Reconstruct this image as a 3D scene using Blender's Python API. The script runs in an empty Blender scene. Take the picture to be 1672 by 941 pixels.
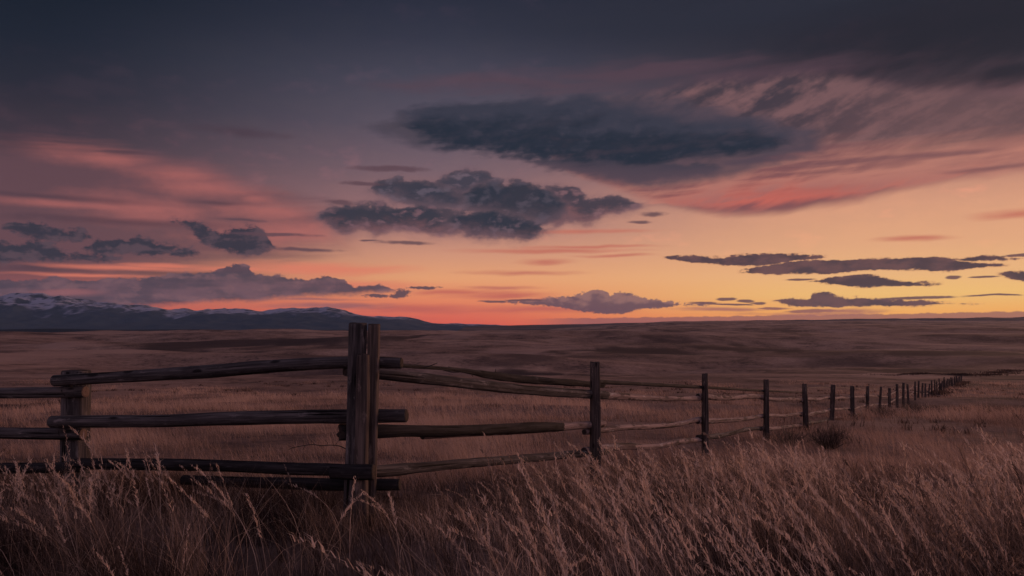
import bpy, math, random
import numpy as np
from mathutils import Vector
random.seed(7); rng = np.random.default_rng(7)
S = bpy.context.scene
COL = S.collection
R = math.radians

# ------------------------------------------------------------------ camera
H = 1.40                     # eye height above the ground at the big post
F = 1250.0                   # focal length in pixels of the 1672 px wide photograph
cd = bpy.data.cameras.new('camera'); cam = bpy.data.objects.new('camera', cd); COL.objects.link(cam)
cam.location = (0, 0, H); cam.rotation_euler = (R(90), 0, 0)
cd.sensor_width = 36; cd.lens = 36*F/1672; cd.shift_y = 59.5/1672
cd.clip_start = 0.05; cd.clip_end = 60000
S.camera = cam
S.view_settings.view_transform = 'Standard'; S.view_settings.look = 'None'
S.view_settings.exposure = 0.0; S.view_settings.gamma = 1.0; S.view_settings.use_curve_mapping = False
try:
    S.cycles.use_denoising = True; S.cycles.max_bounces = 6; S.cycles.transparent_max_bounces = 8
    S.cycles.diffuse_bounces = 3; S.cycles.volume_bounces = 0
except Exception: pass

# ------------------------------------------------------------------ sun (already gone: a broad low afterglow)
SUN_AZ, SUN_EL = 52.0, 7.0   # degrees right of the view, above the horizon
sd = bpy.data.lights.new('sun', 'SUN'); sun = bpy.data.objects.new('sun', sd); COL.objects.link(sun)
sd.energy = 2.0; sd.angle = R(22); sd.color = (1.0, 0.50, 0.33)
sv = Vector((math.sin(R(SUN_AZ))*math.cos(R(SUN_EL)), math.cos(R(SUN_AZ))*math.cos(R(SUN_EL)), math.sin(R(SUN_EL))))
sun.rotation_euler = sv.to_track_quat('Z', 'Y').to_euler(); sun.location = (20, 10, 20)

HAZE = 1.1e-5                # density of the evening air per metre
# ------------------------------------------------------------------ world: dusk sky written as nodes over azimuth / elevation
W = bpy.data.worlds.new('World'); S.world = W; W.use_nodes = True
W.cycles.sampling_method = 'MANUAL'; W.cycles.sample_map_resolution = 512
NT = W.node_tree; NT.nodes.clear()

def lin(c):
    return tuple((v/255/12.92 if v/255 <= .04045 else ((v/255+.055)/1.055)**2.4) for v in c)

class G:
    """tiny expression helper over shader nodes"""
    def __init__(s, tree): s.t = tree
    def new(s, ty, **k):
        n = s.t.nodes.new(ty)
        for a, b in k.items(): setattr(n, a, b)
        return n
    def put(s, sock, v):
        if isinstance(v, bpy.types.NodeSocket): s.t.links.new(v, sock)
        elif v is not None:
            if hasattr(sock.default_value, '__len__') and len(sock.default_value) == 4 and len(v) == 3: v = (*v, 1)
            sock.default_value = v
    def m(s, op, a, b=None, c=None, clamp=False):
        n = s.new('ShaderNodeMath', operation=op, use_clamp=clamp)
        for i, v in enumerate((a, b, c)): s.put(n.inputs[i], v)
        return n.outputs[0]
    def v(s, op, a, b=None, c=None, scale=None):
        n = s.new('ShaderNodeVectorMath', operation=op)
        for i, x in enumerate((a, b, c)):
            if x is not None: s.put(n.inputs[i], x)
        if scale is not None: s.put(n.inputs['Scale'], scale)
        return n.outputs['Value'] if op in ('LENGTH', 'DOT_PRODUCT', 'DISTANCE') else n.outputs[0]
    def sm(s, x, lo, hi, a=0., b=1., kind='SMOOTHSTEP'):
        n = s.new('ShaderNodeMapRange', interpolation_type=kind)
        for i, q in enumerate((x, lo, hi, a, b)): s.put(n.inputs[i], q)
        return n.outputs[0]
    def xyz(s, x, y, z):
        n = s.new('ShaderNodeCombineXYZ')
        for i, q in enumerate((x, y, z)): s.put(n.inputs[i], q)
        return n.outputs[0]
    def noise(s, vec, scale, detail=4, rough=.55, dist=0., w=None, col=False):
        n = s.new('ShaderNodeTexNoise')
        if w is not None: n.noise_dimensions = '4D'; s.put(n.inputs['W'], w)
        s.put(n.inputs['Vector'], vec); s.put(n.inputs['Scale'], scale); s.put(n.inputs['Detail'], detail)
        s.put(n.inputs['Roughness'], rough); s.put(n.inputs['Distortion'], dist)
        return n.outputs['Color'] if col else n.outputs['Fac']
    def ramp(s, fac, stops, kind='LINEAR'):
        n = s.new('ShaderNodeValToRGB'); cr = n.color_ramp; cr.interpolation = kind
        while len(cr.elements) < len(stops): cr.elements.new(.5)
        for e, (p, c) in zip(cr.elements, stops):
            e.position = p; e.color = (*c, 1) if len(c) == 3 else c
        s.put(n.inputs[0], fac)
        return n.outputs[0]
    def mix(s, f, a, b, mode='MIX'):
        n = s.new('ShaderNodeMix', data_type='RGBA', blend_type=mode)
        s.put(n.inputs[0], f); s.put(n.inputs[6], a); s.put(n.inputs[7], b)
        return n.outputs[2]

g = G(NT)
tc = g.new('ShaderNodeTexCoord')
sep = g.new('ShaderNodeSeparateXYZ'); g.put(sep.inputs[0], tc.outputs['Generated'])
dx, dy, dz = sep.outputs
AZ = g.m('MULTIPLY', g.m('ARCTAN2', dx, dy), 180/math.pi)
EL = g.m('MULTIPLY', g.m('ARCSINE', dz), 180/math.pi)
P = g.xyz(AZ, EL, 0.0)
DIR = tc.outputs['Generated']

def px(x, y):
    """photograph pixel -> (azimuth, elevation) in degrees"""
    a = math.atan((x-836)/F)
    return math.degrees(a), math.degrees(math.atan((530-y)/F*math.cos(a)))
EMAX = 60.0
BACK0, BACK1, BACK2, BACK3 = (176, 148, 162), (198, 160, 170), (208, 166, 176), (190, 160, 176)   # anti-twilight glow behind the camera, unseen and brightened as fill for the land
def elramp(stops, kind='B_SPLINE'):
    return g.ramp(g.m('DIVIDE', EL, EMAX, clamp=True), [(e/EMAX, lin(c)) for e, c in stops], 'EASE' if kind is None else 'LINEAR')
# colours of the clear air from the horizon up, at four compass directions
left = elramp([(0, (206, 92, 78)), (1.2, (186, 92, 82)), (2.6, (156, 84, 82)), (4.2, (134, 80, 82)), (6.5, (112, 75, 80)), (9.5, (88, 65, 73)),
               (12, (64, 54, 64)), (15, (42, 43, 55)), (18, (30, 36, 49)), (21, (22, 30, 43)), (26, (22, 28, 42)), (60, (30, 36, 52))])
mid = elramp([(0, (222, 94, 78)), (.7, (228, 108, 84)), (2.0, (240, 142, 98)), (3.4, (236, 164, 116)), (5.2, (212, 150, 122)), (7, (180, 128, 118)),
              (9, (148, 109, 111)), (11.5, (121, 97, 105)), (14.5, (93, 83, 96)), (17.5, (75, 72, 86)), (20.5, (54, 55, 70)), (23, (43, 46, 61)), (60, (40, 45, 62))])
right = elramp([(0, (255, 152, 84)), (.8, (255, 180, 94)), (2.0, (252, 198, 118)), (3.4, (241, 185, 128)), (5.4, (230, 170, 128)), (8, (220, 158, 126)),
                (10, (196, 138, 118)), (12, (164, 114, 106)), (14, (120, 86, 90)), (16, (78, 62, 70)), (18.5, (43, 41, 51)), (21, (37, 37, 47)), (60, (40, 45, 62))])
back = elramp([(0, BACK0), (4, BACK1), (9, BACK2), (16, BACK3), (28, (156, 140, 160)), (60, (98, 96, 120))])
c = g.mix(g.sm(AZ, -34, -4), left, mid)
c = g.mix(g.sm(AZ, -6, 27), c, right)
c = g.mix(g.sm(g.m('ABSOLUTE', AZ), 55, 110), c, back)

# domain warp and cloud noises (degrees)
def dom(sx, sy, warp=0., shear=0.):
    """stretched noise coordinates; shear tilts the streaks"""
    y = g.m('ADD', EL, g.m('MULTIPLY', AZ, shear)) if shear else EL
    q = g.xyz(g.m('MULTIPLY', AZ, sx), g.m('MULTIPLY', y, sy), 0.)
    return g.v('MULTIPLY_ADD', wob, (warp, warp, 0), q) if warp else q
wob = g.v('SUBTRACT', g.noise(dom(.8, 1.5), .17, 3, .6, col=True), (.5, .5, .5))
Pcum = g.v('MULTIPLY_ADD', wob, (4.0, 1.2, 0), P)
Pstr = g.v('MULTIPLY_ADD', wob, (5.0, .6, 0), P)
Pveil = g.v('MULTIPLY_ADD', wob, (8., 2.2, 0), P)
n_fine = g.noise(dom(.9, 1.75, .8), .50, 5, .56)
n_tur = g.noise(dom(1.0, 1.5, .5), 1.25, 6, .58)
n_diag = g.noise(dom(.42, 1.5, .9, -.40), .55, 4, .55)
n_str = g.noise(dom(.16, 2.0, 1.0, -.05), .5, 5, .58)
E_cum = g.m('ADD', g.m('MULTIPLY', g.m('SUBTRACT', n_fine, .5), 2.6), g.m('MULTIPLY', g.m('SUBTRACT', n_tur, .5), .85))
E_str = g.m('ADD', g.m('MULTIPLY', g.m('SUBTRACT', n_str, .5), 2.2), g.m('MULTIPLY', g.m('SUBTRACT', n_fine, .5), .9))
E_soft = g.m('MULTIPLY', g.m('SUBTRACT', n_str, .5), 2.6)
E_bar = g.m('ADD', g.m('MULTIPLY', g.m('SUBTRACT', n_tur, .5), 1.6), g.m('MULTIPLY', g.m('SUBTRACT', n_str, .5), 1.6))

def field(pt, ells, k=.3, e=None, tilt=0.):
    """smallest normalised distance to a set of ellipses given in photograph pixels (x, y, rx, ry[, flat base row]); e roughens it"""
    d = None
    for q in ells:
        x, y, rx, ry = q[:4]
        a, el = px(x, y)
        ra = abs(px(x+rx, y)[0]-px(x-rx, y)[0])/2; re = abs(px(x, y+ry)[1]-px(x, y-ry)[1])/2
        v = g.v('MULTIPLY_ADD', pt, (1/ra, 1/re, 0), (-a/ra, -el/re, 0))
        L = g.v('LENGTH', v)
        if len(q) > 4:
            b = px(x, q[4])[1]
            L = g.m('MAXIMUM', L, g.m('MULTIPLY_ADD', EL, -1/(.5*re), 1+b/(.5*re)))
        d = L if d is None else g.m('SMOOTH_MIN', d, L, k)
    return g.m('ADD', d, e) if e is not None else d
def over(col, d, lo, hi, ink, op=1.):
    a = g.sm(d, lo, hi, op, 0.)
    return g.mix(a, col, ink)

mot = g.m('ADD', g.m('MULTIPLY', g.m('SUBTRACT', n_fine, .5), .7), g.m('SUBTRACT', g.noise(dom(.35, 1.3, 1.5, -.08), .16, 5, .58), .5))
c = g.mix(g.m('MULTIPLY', g.sm(mot, -.22, .22), g.sm(EL, 3, 11, 0., 1.)), c, g.mix(g.sm(mot, .0, .25), g.v('MULTIPLY', c, (.88, .92, .97)), g.v('MULTIPLY', c, (1.28, 1.10, 1.10))))
def curve(fac, pts):
    n = g.new('ShaderNodeFloatCurve'); cv = n.mapping.curves[0]
    while len(cv.points) < len(pts): cv.points.new(.5, .5)
    for p_, (x, y) in zip(cv.points, pts): p_.location = (x, y); p_.handle_type = 'AUTO_CLAMPED'
    n.mapping.update(); g.put(n.inputs['Value'], fac); return n.outputs[0]
AZw = g.new('ShaderNodeSeparateXYZ'); g.put(AZw.inputs[0], g.v('MULTIPLY_ADD', wob, (1.6, .35, 0), P)); AZw, ELw = AZw.outputs[0], AZw.outputs[1]
def cloud(top, bot, st, sb, e=None, ea=1., fade=.4):
    """cloud between an upper and a lower outline over azimuth (photograph pixels); st, sb: softness of the two edges in degrees.
    Returns cover (0 outside, 1 well inside) and the height inside it (0 base, 1 top)"""
    T = [px(*p) for p in top]; B = [px(*p) for p in bot]
    a0 = min(T[0][0], B[0][0]); a1 = max(T[-1][0], B[-1][0]); e0 = min(v for _, v in T+B); e1 = max(v for _, v in T+B)
    f = g.sm(AZw, a0, a1, 0., 1., 'LINEAR')
    # the tables hold elevation / 24 degrees
    nt = g.m('MULTIPLY', curve(f, [((x-a0)/(a1-a0), v/24) for x, v in T]), 24.)
    nb = g.m('MULTIPLY', curve(f, [((x-a0)/(a1-a0), v/24) for x, v in B]), 24.)
    el = ELw
    up_, dn = g.m('SUBTRACT', nt, el), g.m('SUBTRACT', el, nb)
    if e is not None:
        up_ = g.m('MULTIPLY_ADD', e, ea, up_); dn = g.m('MULTIPLY_ADD', e, ea*.7, dn)
    s_ = g.m('MINIMUM', g.m('DIVIDE', up_, st), g.m('DIVIDE', dn, sb))
    s_ = g.m('MINIMUM', s_, g.m('MINIMUM', g.m('MULTIPLY', g.m('SUBTRACT', AZw, a0), 1/fade), g.m('MULTIPLY', g.m('SUBTRACT', a1, AZw), 1/fade)))
    hgt = g.m('DIVIDE', dn, g.m('MAXIMUM', g.m('ADD', up_, dn), .05))
    return s_, hgt
def lay(col, s_, ink, op=1., lo=-.45, hi=.6):
    return g.mix(g.sm(s_, lo, hi, 0., op), col, ink)
Q_fine = g.m('SUBTRACT', n_fine, .5); Q_tur = g.m('SUBTRACT', n_tur, .5); Q_str = g.m('SUBTRACT', n_str, .5); Q_diag = g.m('SUBTRACT', n_diag, .5)
Q_cum = g.m('MULTIPLY_ADD', Q_tur, .55, Q_fine)          # puffy
sh = g.v('ADD', P, (.55, -.42, 0))
shd = g.v('MULTIPLY', sh, (.9, 1.75, 0)); shd = g.v('MULTIPLY_ADD', wob, (.8, .8, 0), shd)
sht = g.v('MULTIPLY', sh, (1.0, 1.5, 0)); sht = g.v('MULTIPLY_ADD', wob, (.5, .5, 0), sht)
REL = g.m('SUBTRACT', Q_cum, g.m('MULTIPLY_ADD', g.m('SUBTRACT', g.noise(sht, 1.25, 4, .55), .5), .55, g.m('SUBTRACT', g.noise(shd, .50, 4, .56), .5)))
Q_pip = g.m('SUBTRACT', g.noise(dom(1.0, 1.35, .3), 2.9, 5, .62), .5)
Q_sla = g.m('MULTIPLY_ADD', Q_fine, .8, g.m('MULTIPLY_ADD', Q_diag, .7, g.m('MULTIPLY_ADD', Q_tur, .25, Q_str)))   # feathered
Q_bar = g.m('MULTIPLY_ADD', Q_pip, .38, g.m('MULTIPLY_ADD', Q_fine, .5, g.m('MULTIPLY_ADD', Q_tur, .3, Q_str)))            # ragged bars
THIN = g.sm(Q_sla, -.30, .06, .66, .98)        # thinner places let the sky through

# 1 rosy veil on the left, streaked with violet
sv_, hv = cloud([(-120, 240), (0, 232), (100, 226), (180, 238), (260, 262), (330, 272), (400, 300), (470, 320), (560, 350)], [(-120, 470), (100, 460), (300, 440), (430, 430), (560, 400)], 2.0, 2.5, Q_str, 4., 4.)
d = field(Pstr, [(120, 238, 70, 9), (180, 256, 60, 10), (300, 284, 60, 12), (350, 305, 70, 12), (240, 342, 70, 14), (120, 335, 90, 5), (425, 324, 24, 6), (450, 345, 60, 12), (500, 380, 90, 18)], e=g.m('ADD', g.m('MULTIPLY', E_soft, .5), g.m('MULTIPLY', E_cum, .8)))
veil = g.mix(g.sm(d, -.6, 2.9, 1., 0.), lin((98, 70, 78)), lin((172, 100, 96)))
c = lay(c, sv_, veil, .85)
d = field(Pstr, [(90, 322, 160, 5), (200, 362, 200, 6), (30, 222, 60, 5), (210, 250, 40, 3), (390, 216, 70, 8), (60, 438, 150, 8), (300, 446, 120, 5), (360, 330, 60, 4)], e=g.m('ADD', g.m('MULTIPLY', E_soft, .5), g.m('MULTIPLY', E_cum, .7)))
c = over(c, d, -.1, 1.6, lin((72, 55, 66)), .6)
d = field(Pstr, [(210, 437, 130, 4), (270, 434, 60, 4), (520, 440, 130, 11), (150, 449, 120, 3), (560, 466, 120, 10), (370, 440, 60, 4)], e=E_soft)
c = over(c, d, .0, 1.6, lin((226, 124, 100)), .75)
# 2 the high dark deck at the upper right
d = field(P, [(1180, 18, 420, 46)], e=g.m('MULTIPLY', E_soft, .4))
c = over(c, d, .1, 1.5, lin((44, 46, 59)), .75)
d = field(P, [(1640, 60, 400, 66), (1660, 112, 230, 24)], e=g.m('ADD', g.m('MULTIPLY', E_soft, .4), g.m('MULTIPLY', Q_diag, 1.2)))
c = over(c, d, .1, 1.5, lin((36, 36, 46)), .9)
d = field(Pveil, [(880, 138, 200, 18), (1040, 116, 200, 18), (1240, 118, 200, 14)], e=E_soft)
c = over(c, d, .0, 1.6, lin((88, 66, 77)), .7)
# 3 mauve mass with ragged diagonal folds, red underneath, sweeping up to the right
MT = [(880, 190), (960, 165), (1080, 150), (1200, 128), (1320, 120), (1450, 138), (1560, 150), (1680, 148), (1800, 150)]
MB = [(880, 240), (940, 285), (1040, 318), (1120, 340), (1200, 352), (1270, 350), (1340, 338), (1430, 322), (1500, 304), (1580, 290), (1680, 280), (1800, 275)]
sm_, hm_ = cloud(MT, MB, 1.0, .75, Q_diag, .9, 3.)
fold = g.sm(g.m('ADD', Q_diag, g.m('MULTIPLY', Q_tur, .35)), -.14, .16)
up_c = g.mix(fold, lin((66, 57, 67)), lin((122, 89, 92)))
lo_c = g.mix(g.sm(g.m('MULTIPLY_ADD', Q_diag, .5, Q_str), -.16, .14), lin((124, 78, 82)), lin((186, 122, 108)))
lo_c = g.mix(g.sm(AZ, 20, 32, 0, .55), lo_c, lin((176, 118, 106)))
up_c = g.mix(g.sm(AZ, 18, 30, 0, .6), up_c, lin((112, 82, 84)))
c = lay(c, sm_, g.mix(g.sm(g.m('ADD', hm_, g.m('MULTIPLY', Q_str, .5)), .60, .30), up_c, lo_c), .93)
sr_, hr = cloud([(1060, 326), (1150, 308), (1200, 300), (1270, 292), (1340, 294), (1420, 294), (1500, 288), (1580, 276)], [(1060, 336), (1120, 342), (1200, 351), (1270, 349), (1330, 340), (1400, 326), (1480, 308), (1580, 284)], 1.2, .7, g.m('ADD', Q_str, Q_diag), 1.5, 3.)
c = lay(c, sr_, g.mix(g.sm(g.m('MULTIPLY_ADD', Q_diag, 1.2, hr), .0, .42), lin((128, 78, 84)), g.mix(g.sm(g.m('ADD', Q_diag, Q_str), -.16, .16), lin((206, 104, 90)), lin((162, 98, 95)))), .8, -.6, 1.2)
d = field(Pstr, [(1250, 262, 100, 5), (1400, 262, 150, 6), (1560, 250, 120, 5), (1590, 276, 80, 4), (1330, 240, 110, 5)], e=E_soft)
c = over(c, d, .0, 1.6, lin((112, 76, 82)), .65)
# 4 soft orange streaks low in the middle
d = field(Pstr, [(900, 410, 120, 4), (890, 428, 44, 6), (850, 447, 90, 4), (970, 403, 100, 3), (820, 470, 60, 3), (1490, 390, 55, 5), (1660, 348, 60, 8), (940, 378, 110, 4), (1000, 418, 60, 3)], e=g.m('MULTIPLY', E_soft, .8))
c = over(c, d, .0, 1.5, lin((196, 112, 94)), .85)
d = field(Pstr, [(820, 482, 70, 8), (740, 478, 60, 5), (690, 505, 110, 8), (880, 505, 130, 7), (600, 520, 90, 6), (900, 490, 60, 5)], e=E_soft)
c = over(c, d, .0, 1.5, lin((196, 96, 86)), .8)
# 5 great slate cloud, feathered at both ends, with a paler shelf below it
s5, h5 = cloud([(600, 206), (650, 196), (700, 182), (760, 172), (900, 156), (1050, 158), (1200, 180), (1340, 218)], [(600, 214), (660, 230), (720, 240), (860, 256), (960, 290), (1060, 306), (1180, 290), (1340, 248)], 1.0, 1.0, Q_sla, 2.0, 1.5)
c = lay(c, s5, lin((70, 64, 77)), .8)
s5, h5 = cloud([(856, 262), (900, 254), (960, 250), (1050, 252), (1120, 266), (1180, 276)], [(856, 265), (890, 276), (950, 287), (1010, 296), (1060, 297), (1110, 290), (1180, 278)], .5, .6, Q_sla, 1.8, 1.)
c = lay(c, s5, g.mix(h5, lin((84, 68, 79)), lin((58, 57, 70))), .9)
s5, h5 = cloud([(615, 203), (640, 196), (680, 194), (720, 205), (760, 220)], [(615, 206), (650, 222), (690, 238), (720, 236), (760, 232)], .5, .6, Q_cum, 1.6, 1.)
c = lay(c, s5, lin((76, 68, 79)), .8, -.7, 1.)
s5, h5 = cloud([(655, 200), (690, 172), (740, 166), (800, 162), (870, 158), (940, 160), (1000, 168), (1060, 178), (1100, 186), (1150, 198), (1200, 196), (1240, 206), (1285, 224)],
               [(655, 204), (690, 222), (720, 238), (760, 246), (830, 252), (900, 262), (960, 270), (1040, 268), (1100, 262), (1150, 258), (1200, 252), (1240, 246), (1285, 232)], # ragged
               .8, .55, Q_sla, 2.3, 1.2)
slate = g.mix(g.sm(g.m('MULTIPLY_ADD', Q_fine, 1.8, g.m('MULTIPLY_ADD', Q_str, 1.2, h5)), .25, .95), lin((35, 43, 57)), lin((56, 57, 71)))
slate = g.mix(g.sm(REL, .05, .30, 0, .22), slate, lin((80, 70, 82)))
c = lay(c, s5, slate, THIN, -.7, 1.0)
# 6 the broken cumulus under it, lobe before lobe, dark above and rosy below
def lobe(col, T_, B_, top_c, bot_c, st=.30, sb=.5, ea=1.7, warm=.45):
    s_, h_ = cloud(T_, B_, st, sb, Q_cum, ea, .5)
    ink = g.mix(g.sm(g.m('ADD', h_, g.m('MULTIPLY', Q_cum, 1.3)), .0, .62), lin(bot_c), lin(top_c))
    ink = g.mix(g.sm(REL, .0, .24, 0, warm), ink, lin(tuple(min(255, int(v*1.25+14)) for v in bot_c)))
    ink = g.mix(g.sm(s_, 1.6, .2, 0, .35), ink, lin((104, 82, 90)))
    col = lay(col, s_, lin((114, 86, 93)), .35, -1.6, .6)
    return lay(col, s_, ink, .95)
c = lobe(c, [(640, 318), (700, 300), (733, 284), (760, 279), (790, 278), (806, 290), (830, 300)], [(640, 330), (700, 340), (760, 342), (830, 330)], (62, 60, 73), (94, 76, 86))
c = lobe(c, [(604, 308), (628, 294), (660, 288), (690, 292), (722, 304), (770, 320)], [(604, 311), (640, 322), (680, 338), (720, 346), (770, 342)], (54, 55, 68), (82, 70, 81))
c = lobe(c, [(516, 352), (540, 337), (580, 331), (640, 332), (700, 338), (760, 346), (800, 360)], [(516, 357), (545, 374), (562, 382), (590, 376), (612, 386), (645, 379), (720, 384), (800, 384)], (47, 51, 64), (112, 76, 82), .3, .6)
c = lobe(c, [(880, 312), (905, 304), (940, 307), (958, 322), (975, 321), (1000, 319), (1030, 327), (1052, 334)], [(880, 366), (905, 374), (925, 362), (955, 366), (990, 352), (1012, 346), (1052, 338)], (62, 57, 69), (118, 80, 84), .28, .5)
c = lobe(c, [(752, 322), (780, 302), (815, 297), (850, 297), (872, 301), (892, 309), (925, 330)], [(752, 345), (800, 366), (850, 372), (890, 368), (925, 352)], (42, 48, 61), (76, 65, 76), .26, .5, 1.4, .3)
c = lobe(c, [(726, 352), (770, 342), (820, 348), (870, 360), (890, 372)], [(726, 366), (760, 382), (800, 389), (850, 394), (872, 388), (890, 378)], (44, 49, 62), (92, 70, 79), .3, .45)
# 7 small slate cumuli on the left
small = g.mix(g.sm(REL, -.06, .18), lin((50, 50, 63)), lin((84, 68, 78)))
PARTS = [([(4, 370), (30, 357), (60, 362), (100, 373), (128, 377), (144, 386)], [(4, 374), (40, 385), (70, 393), (110, 396), (144, 391)]),
         ([(-90, 396), (0, 394), (30, 398), (45, 392), (80, 395), (110, 408), (150, 415), (200, 421)], [(-90, 430), (40, 428), (100, 425), (140, 424), (200, 423)]),
         ([(126, 402), (160, 392), (200, 391), (230, 385), (255, 392), (275, 398), (296, 399)], [(126, 405), (165, 413), (210, 414), (245, 420), (270, 414), (296, 402)]),
         ([(280, 413), (305, 401), (320, 405), (338, 415)], [(280, 417), (305, 418), (338, 417)]),
         ([(278, 359), (310, 357), (335, 367), (355, 377), (400, 375), (436, 378), (450, 402)], [(278, 362), (308, 371), (330, 392), (355, 408), (380, 412), (412, 413), (450, 407)])]
tot = None
for T_, B_ in PARTS:
    s7, _ = cloud(T_, B_, .32, .34, g.m('MULTIPLY_ADD', Q_pip, .6, Q_cum), 1.6, .3)
    tot = s7 if tot is None else g.m('MAXIMUM', tot, s7)
c = lay(c, tot, lin((106, 74, 82)), .55, -1.3, .8)
c = lay(c, tot, small, .95)
d = field(Pstr, [(500, 409, 54, 3), (410, 360, 50, 3), (650, 397, 44, 4), (600, 394, 16, 2), (1068, 349, 22, 4), (640, 275, 60, 5), (600, 300, 40, 4), (460, 385, 70, 3), (545, 330, 30, 5), (1040, 362, 18, 3)], e=g.m('MULTIPLY', E_bar, .7))
c = over(c, d, .4, 1.35, lin((92, 68, 77)), .85)
# 8 low mauve bank over the mountains with one dome
s8, h8 = cloud([(-90, 458), (0, 457), (60, 458), (95, 452), (120, 457), (220, 454), (300, 446), (335, 446), (360, 438), (380, 431), (400, 435), (415, 448), (450, 450), (500, 456), (530, 451), (560, 456), (590, 466), (615, 464), (646, 473)],
               [(-90, 510), (0, 508), (200, 503), (260, 499), (330, 491), (400, 491), (480, 485), (560, 482), (600, 479), (646, 475)], .15, .5, g.m('MULTIPLY_ADD', Q_pip, .5, Q_cum), .85)
bank = g.mix(g.sm(g.m('ADD', g.m('MULTIPLY', Q_str, .7), g.m('MULTIPLY', Q_fine, .7)), -.12, .14), lin((72, 63, 77)), lin((106, 80, 91)))
bank = g.mix(g.sm(REL, .0, .22, 0, .55), bank, lin((126, 92, 98)))
c = lay(c, s8, bank, .95)
d = field(Pstr, [(545, 499, 110, 6), (110, 478, 60, 7), (520, 489, 90, 3)], e=g.m('MULTIPLY', E_str, .8))
c = over(c, d, .2, 1.3, lin((150, 94, 98)), .8)
d = field(Pcum, [(660, 478, 19, 7), (650, 481, 24, 4), (618, 482, 20, 3.5), (700, 471, 26, 2.5)], e=g.m('ADD', g.m('MULTIPLY', Q_pip, 2.2), g.m('MULTIPLY', E_cum, .35)))
c = over(c, d, .55, 1.2, lin((84, 66, 78)), .93)
# 9 little domed cloud on the horizon
s9, h9 = cloud([(814, 491), (860, 490), (895, 486), (930, 482), (955, 477), (970, 472), (990, 475), (998, 481), (1010, 476), (1025, 477), (1045, 485), (1080, 490), (1110, 495), (1156, 498)],
               [(814, 494), (850, 496), (880, 499), (930, 505), (960, 511), (1010, 512), (1040, 506), (1080, 503), (1110, 500), (1156, 500)], .11, .16, g.m('MULTIPLY_ADD', Q_tur, .9, Q_pip), .62, .3)
c = lay(c, s9, g.mix(g.sm(g.m('ADD', h9, g.m('MULTIPLY', REL, 2.0)), .25, 1.0), lin((100, 74, 86)), lin((144, 104, 102))), .95)
# 10 dark bars in the yellow at the right
BARS = [([(1084, 420), (1130, 419), (1180, 421), (1220, 416), (1270, 416), (1345, 420)], [(1084, 421), (1120, 428), (1170, 431), (1230, 433), (1280, 428), (1345, 422)]),
        ([(1210, 445), (1260, 436), (1310, 427), (1380, 425), (1430, 423), (1480, 420), (1560, 423), (1600, 428), (1640, 434)], [(1210, 446), (1270, 447), (1350, 448), (1430, 443), (1500, 442), (1560, 442), (1600, 439), (1640, 436)]),
        ([(1550, 424), (1600, 417), (1640, 420), (1668, 422)], [(1550, 426), (1600, 429), (1640, 427), (1668, 424)]),
        ([(1322, 459), (1380, 451), (1420, 449), (1450, 456), (1480, 463), (1536, 465)], [(1322, 460), (1370, 464), (1410, 469), (1450, 467), (1480, 467), (1536, 466)]),
        ([(1264, 490), (1290, 487), (1318, 488), (1327, 480), (1350, 477), (1370, 484), (1420, 486), (1470, 489), (1560, 494), (1596, 496)], [(1264, 491), (1300, 498), (1350, 499), (1420, 500), (1500, 500), (1596, 497)]),
        ([(1636, 449), (1655, 440), (1690, 440), (1760, 448)], [(1636, 451), (1660, 459), (1690, 459), (1760, 452)])]
tot = None
for T_, B_ in BARS:
    s10, _ = cloud(T_, B_, .12, .10, Q_bar, 1.0, .3)
    tot = s10 if tot is None else g.m('MAXIMUM', tot, s10)
d = field(Pstr, [(1566, 455, 14, 4), (1620, 454, 26, 2), (1310, 456, 26, 2), (1500, 486, 70, 2.5), (1620, 483, 54, 1.7), (1180, 489, 16, 3), (1210, 491, 14, 3), (1150, 496, 30, 3), (1235, 494, 14, 2.5), (800, 492, 22, 2.5), (850, 490, 40, 2), (1190, 497, 40, 1.5), (1660, 418, 40, 3)], e=g.m('MULTIPLY', E_bar, .6))
c = lay(c, tot, lin((196, 132, 98)), .5, -1.2, .6)
c = lay(c, tot, g.mix(g.sm(Q_fine, -.1, .14), lin((66, 53, 65)), lin((100, 70, 75))), .96)
c = over(c, d, .6, 1.15, lin((104, 72, 78)), .92)
d = field(Pstr, [(1260, 502, 34, 2.5), (1320, 507, 50, 4)], e=g.m('MULTIPLY', E_bar, .6))
c = over(c, d, .6, 1.15, lin((140, 90, 88)), .9)
# 11 thin mauve bank lying right along the horizon
rim = g.m('ADD', px(1300, 515)[1], g.m('MULTIPLY', g.m('SUBTRACT', n_tur, .5), .35))
rim = g.m('ADD', rim, g.m('MULTIPLY', g.m('SUBTRACT', AZ, px(1300, 515)[0]), .012))
b = g.m('MULTIPLY', g.sm(g.m('SUBTRACT', EL, rim), -.05, .05, .78, 0.), g.sm(AZ, 0, 6))
c = g.mix(b, c, lin((140, 88, 92)))
d = field(Pstr, [(1370, 507, 90, 5), (1290, 512, 120, 5), (1180, 505, 80, 4)], e=E_str)
c = over(c, d, .2, 1.3, lin((166, 104, 98)), .8)

bg = g.new('ShaderNodeBackground'); g.put(bg.inputs[0], c); g.put(bg.inputs[1], 1.0)
# the physical twilight sky adds a faint veil of its own
sky = g.new('ShaderNodeTexSky', sky_type='NISHITA', sun_disc=False, sun_elevation=R(SUN_EL), sun_rotation=R(SUN_AZ))
bg2 = g.new('ShaderNodeBackground'); g.put(bg2.inputs[0], sky.outputs[0]); g.put(bg2.inputs[1], 0.0006)
ad = g.new('ShaderNodeAddShader'); NT.links.new(bg.outputs[0], ad.inputs[0]); NT.links.new(bg2.outputs[0], ad.inputs[1])
wo = g.new('ShaderNodeOutputWorld'); NT.links.new(ad.outputs[0], wo.inputs[0])

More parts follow.
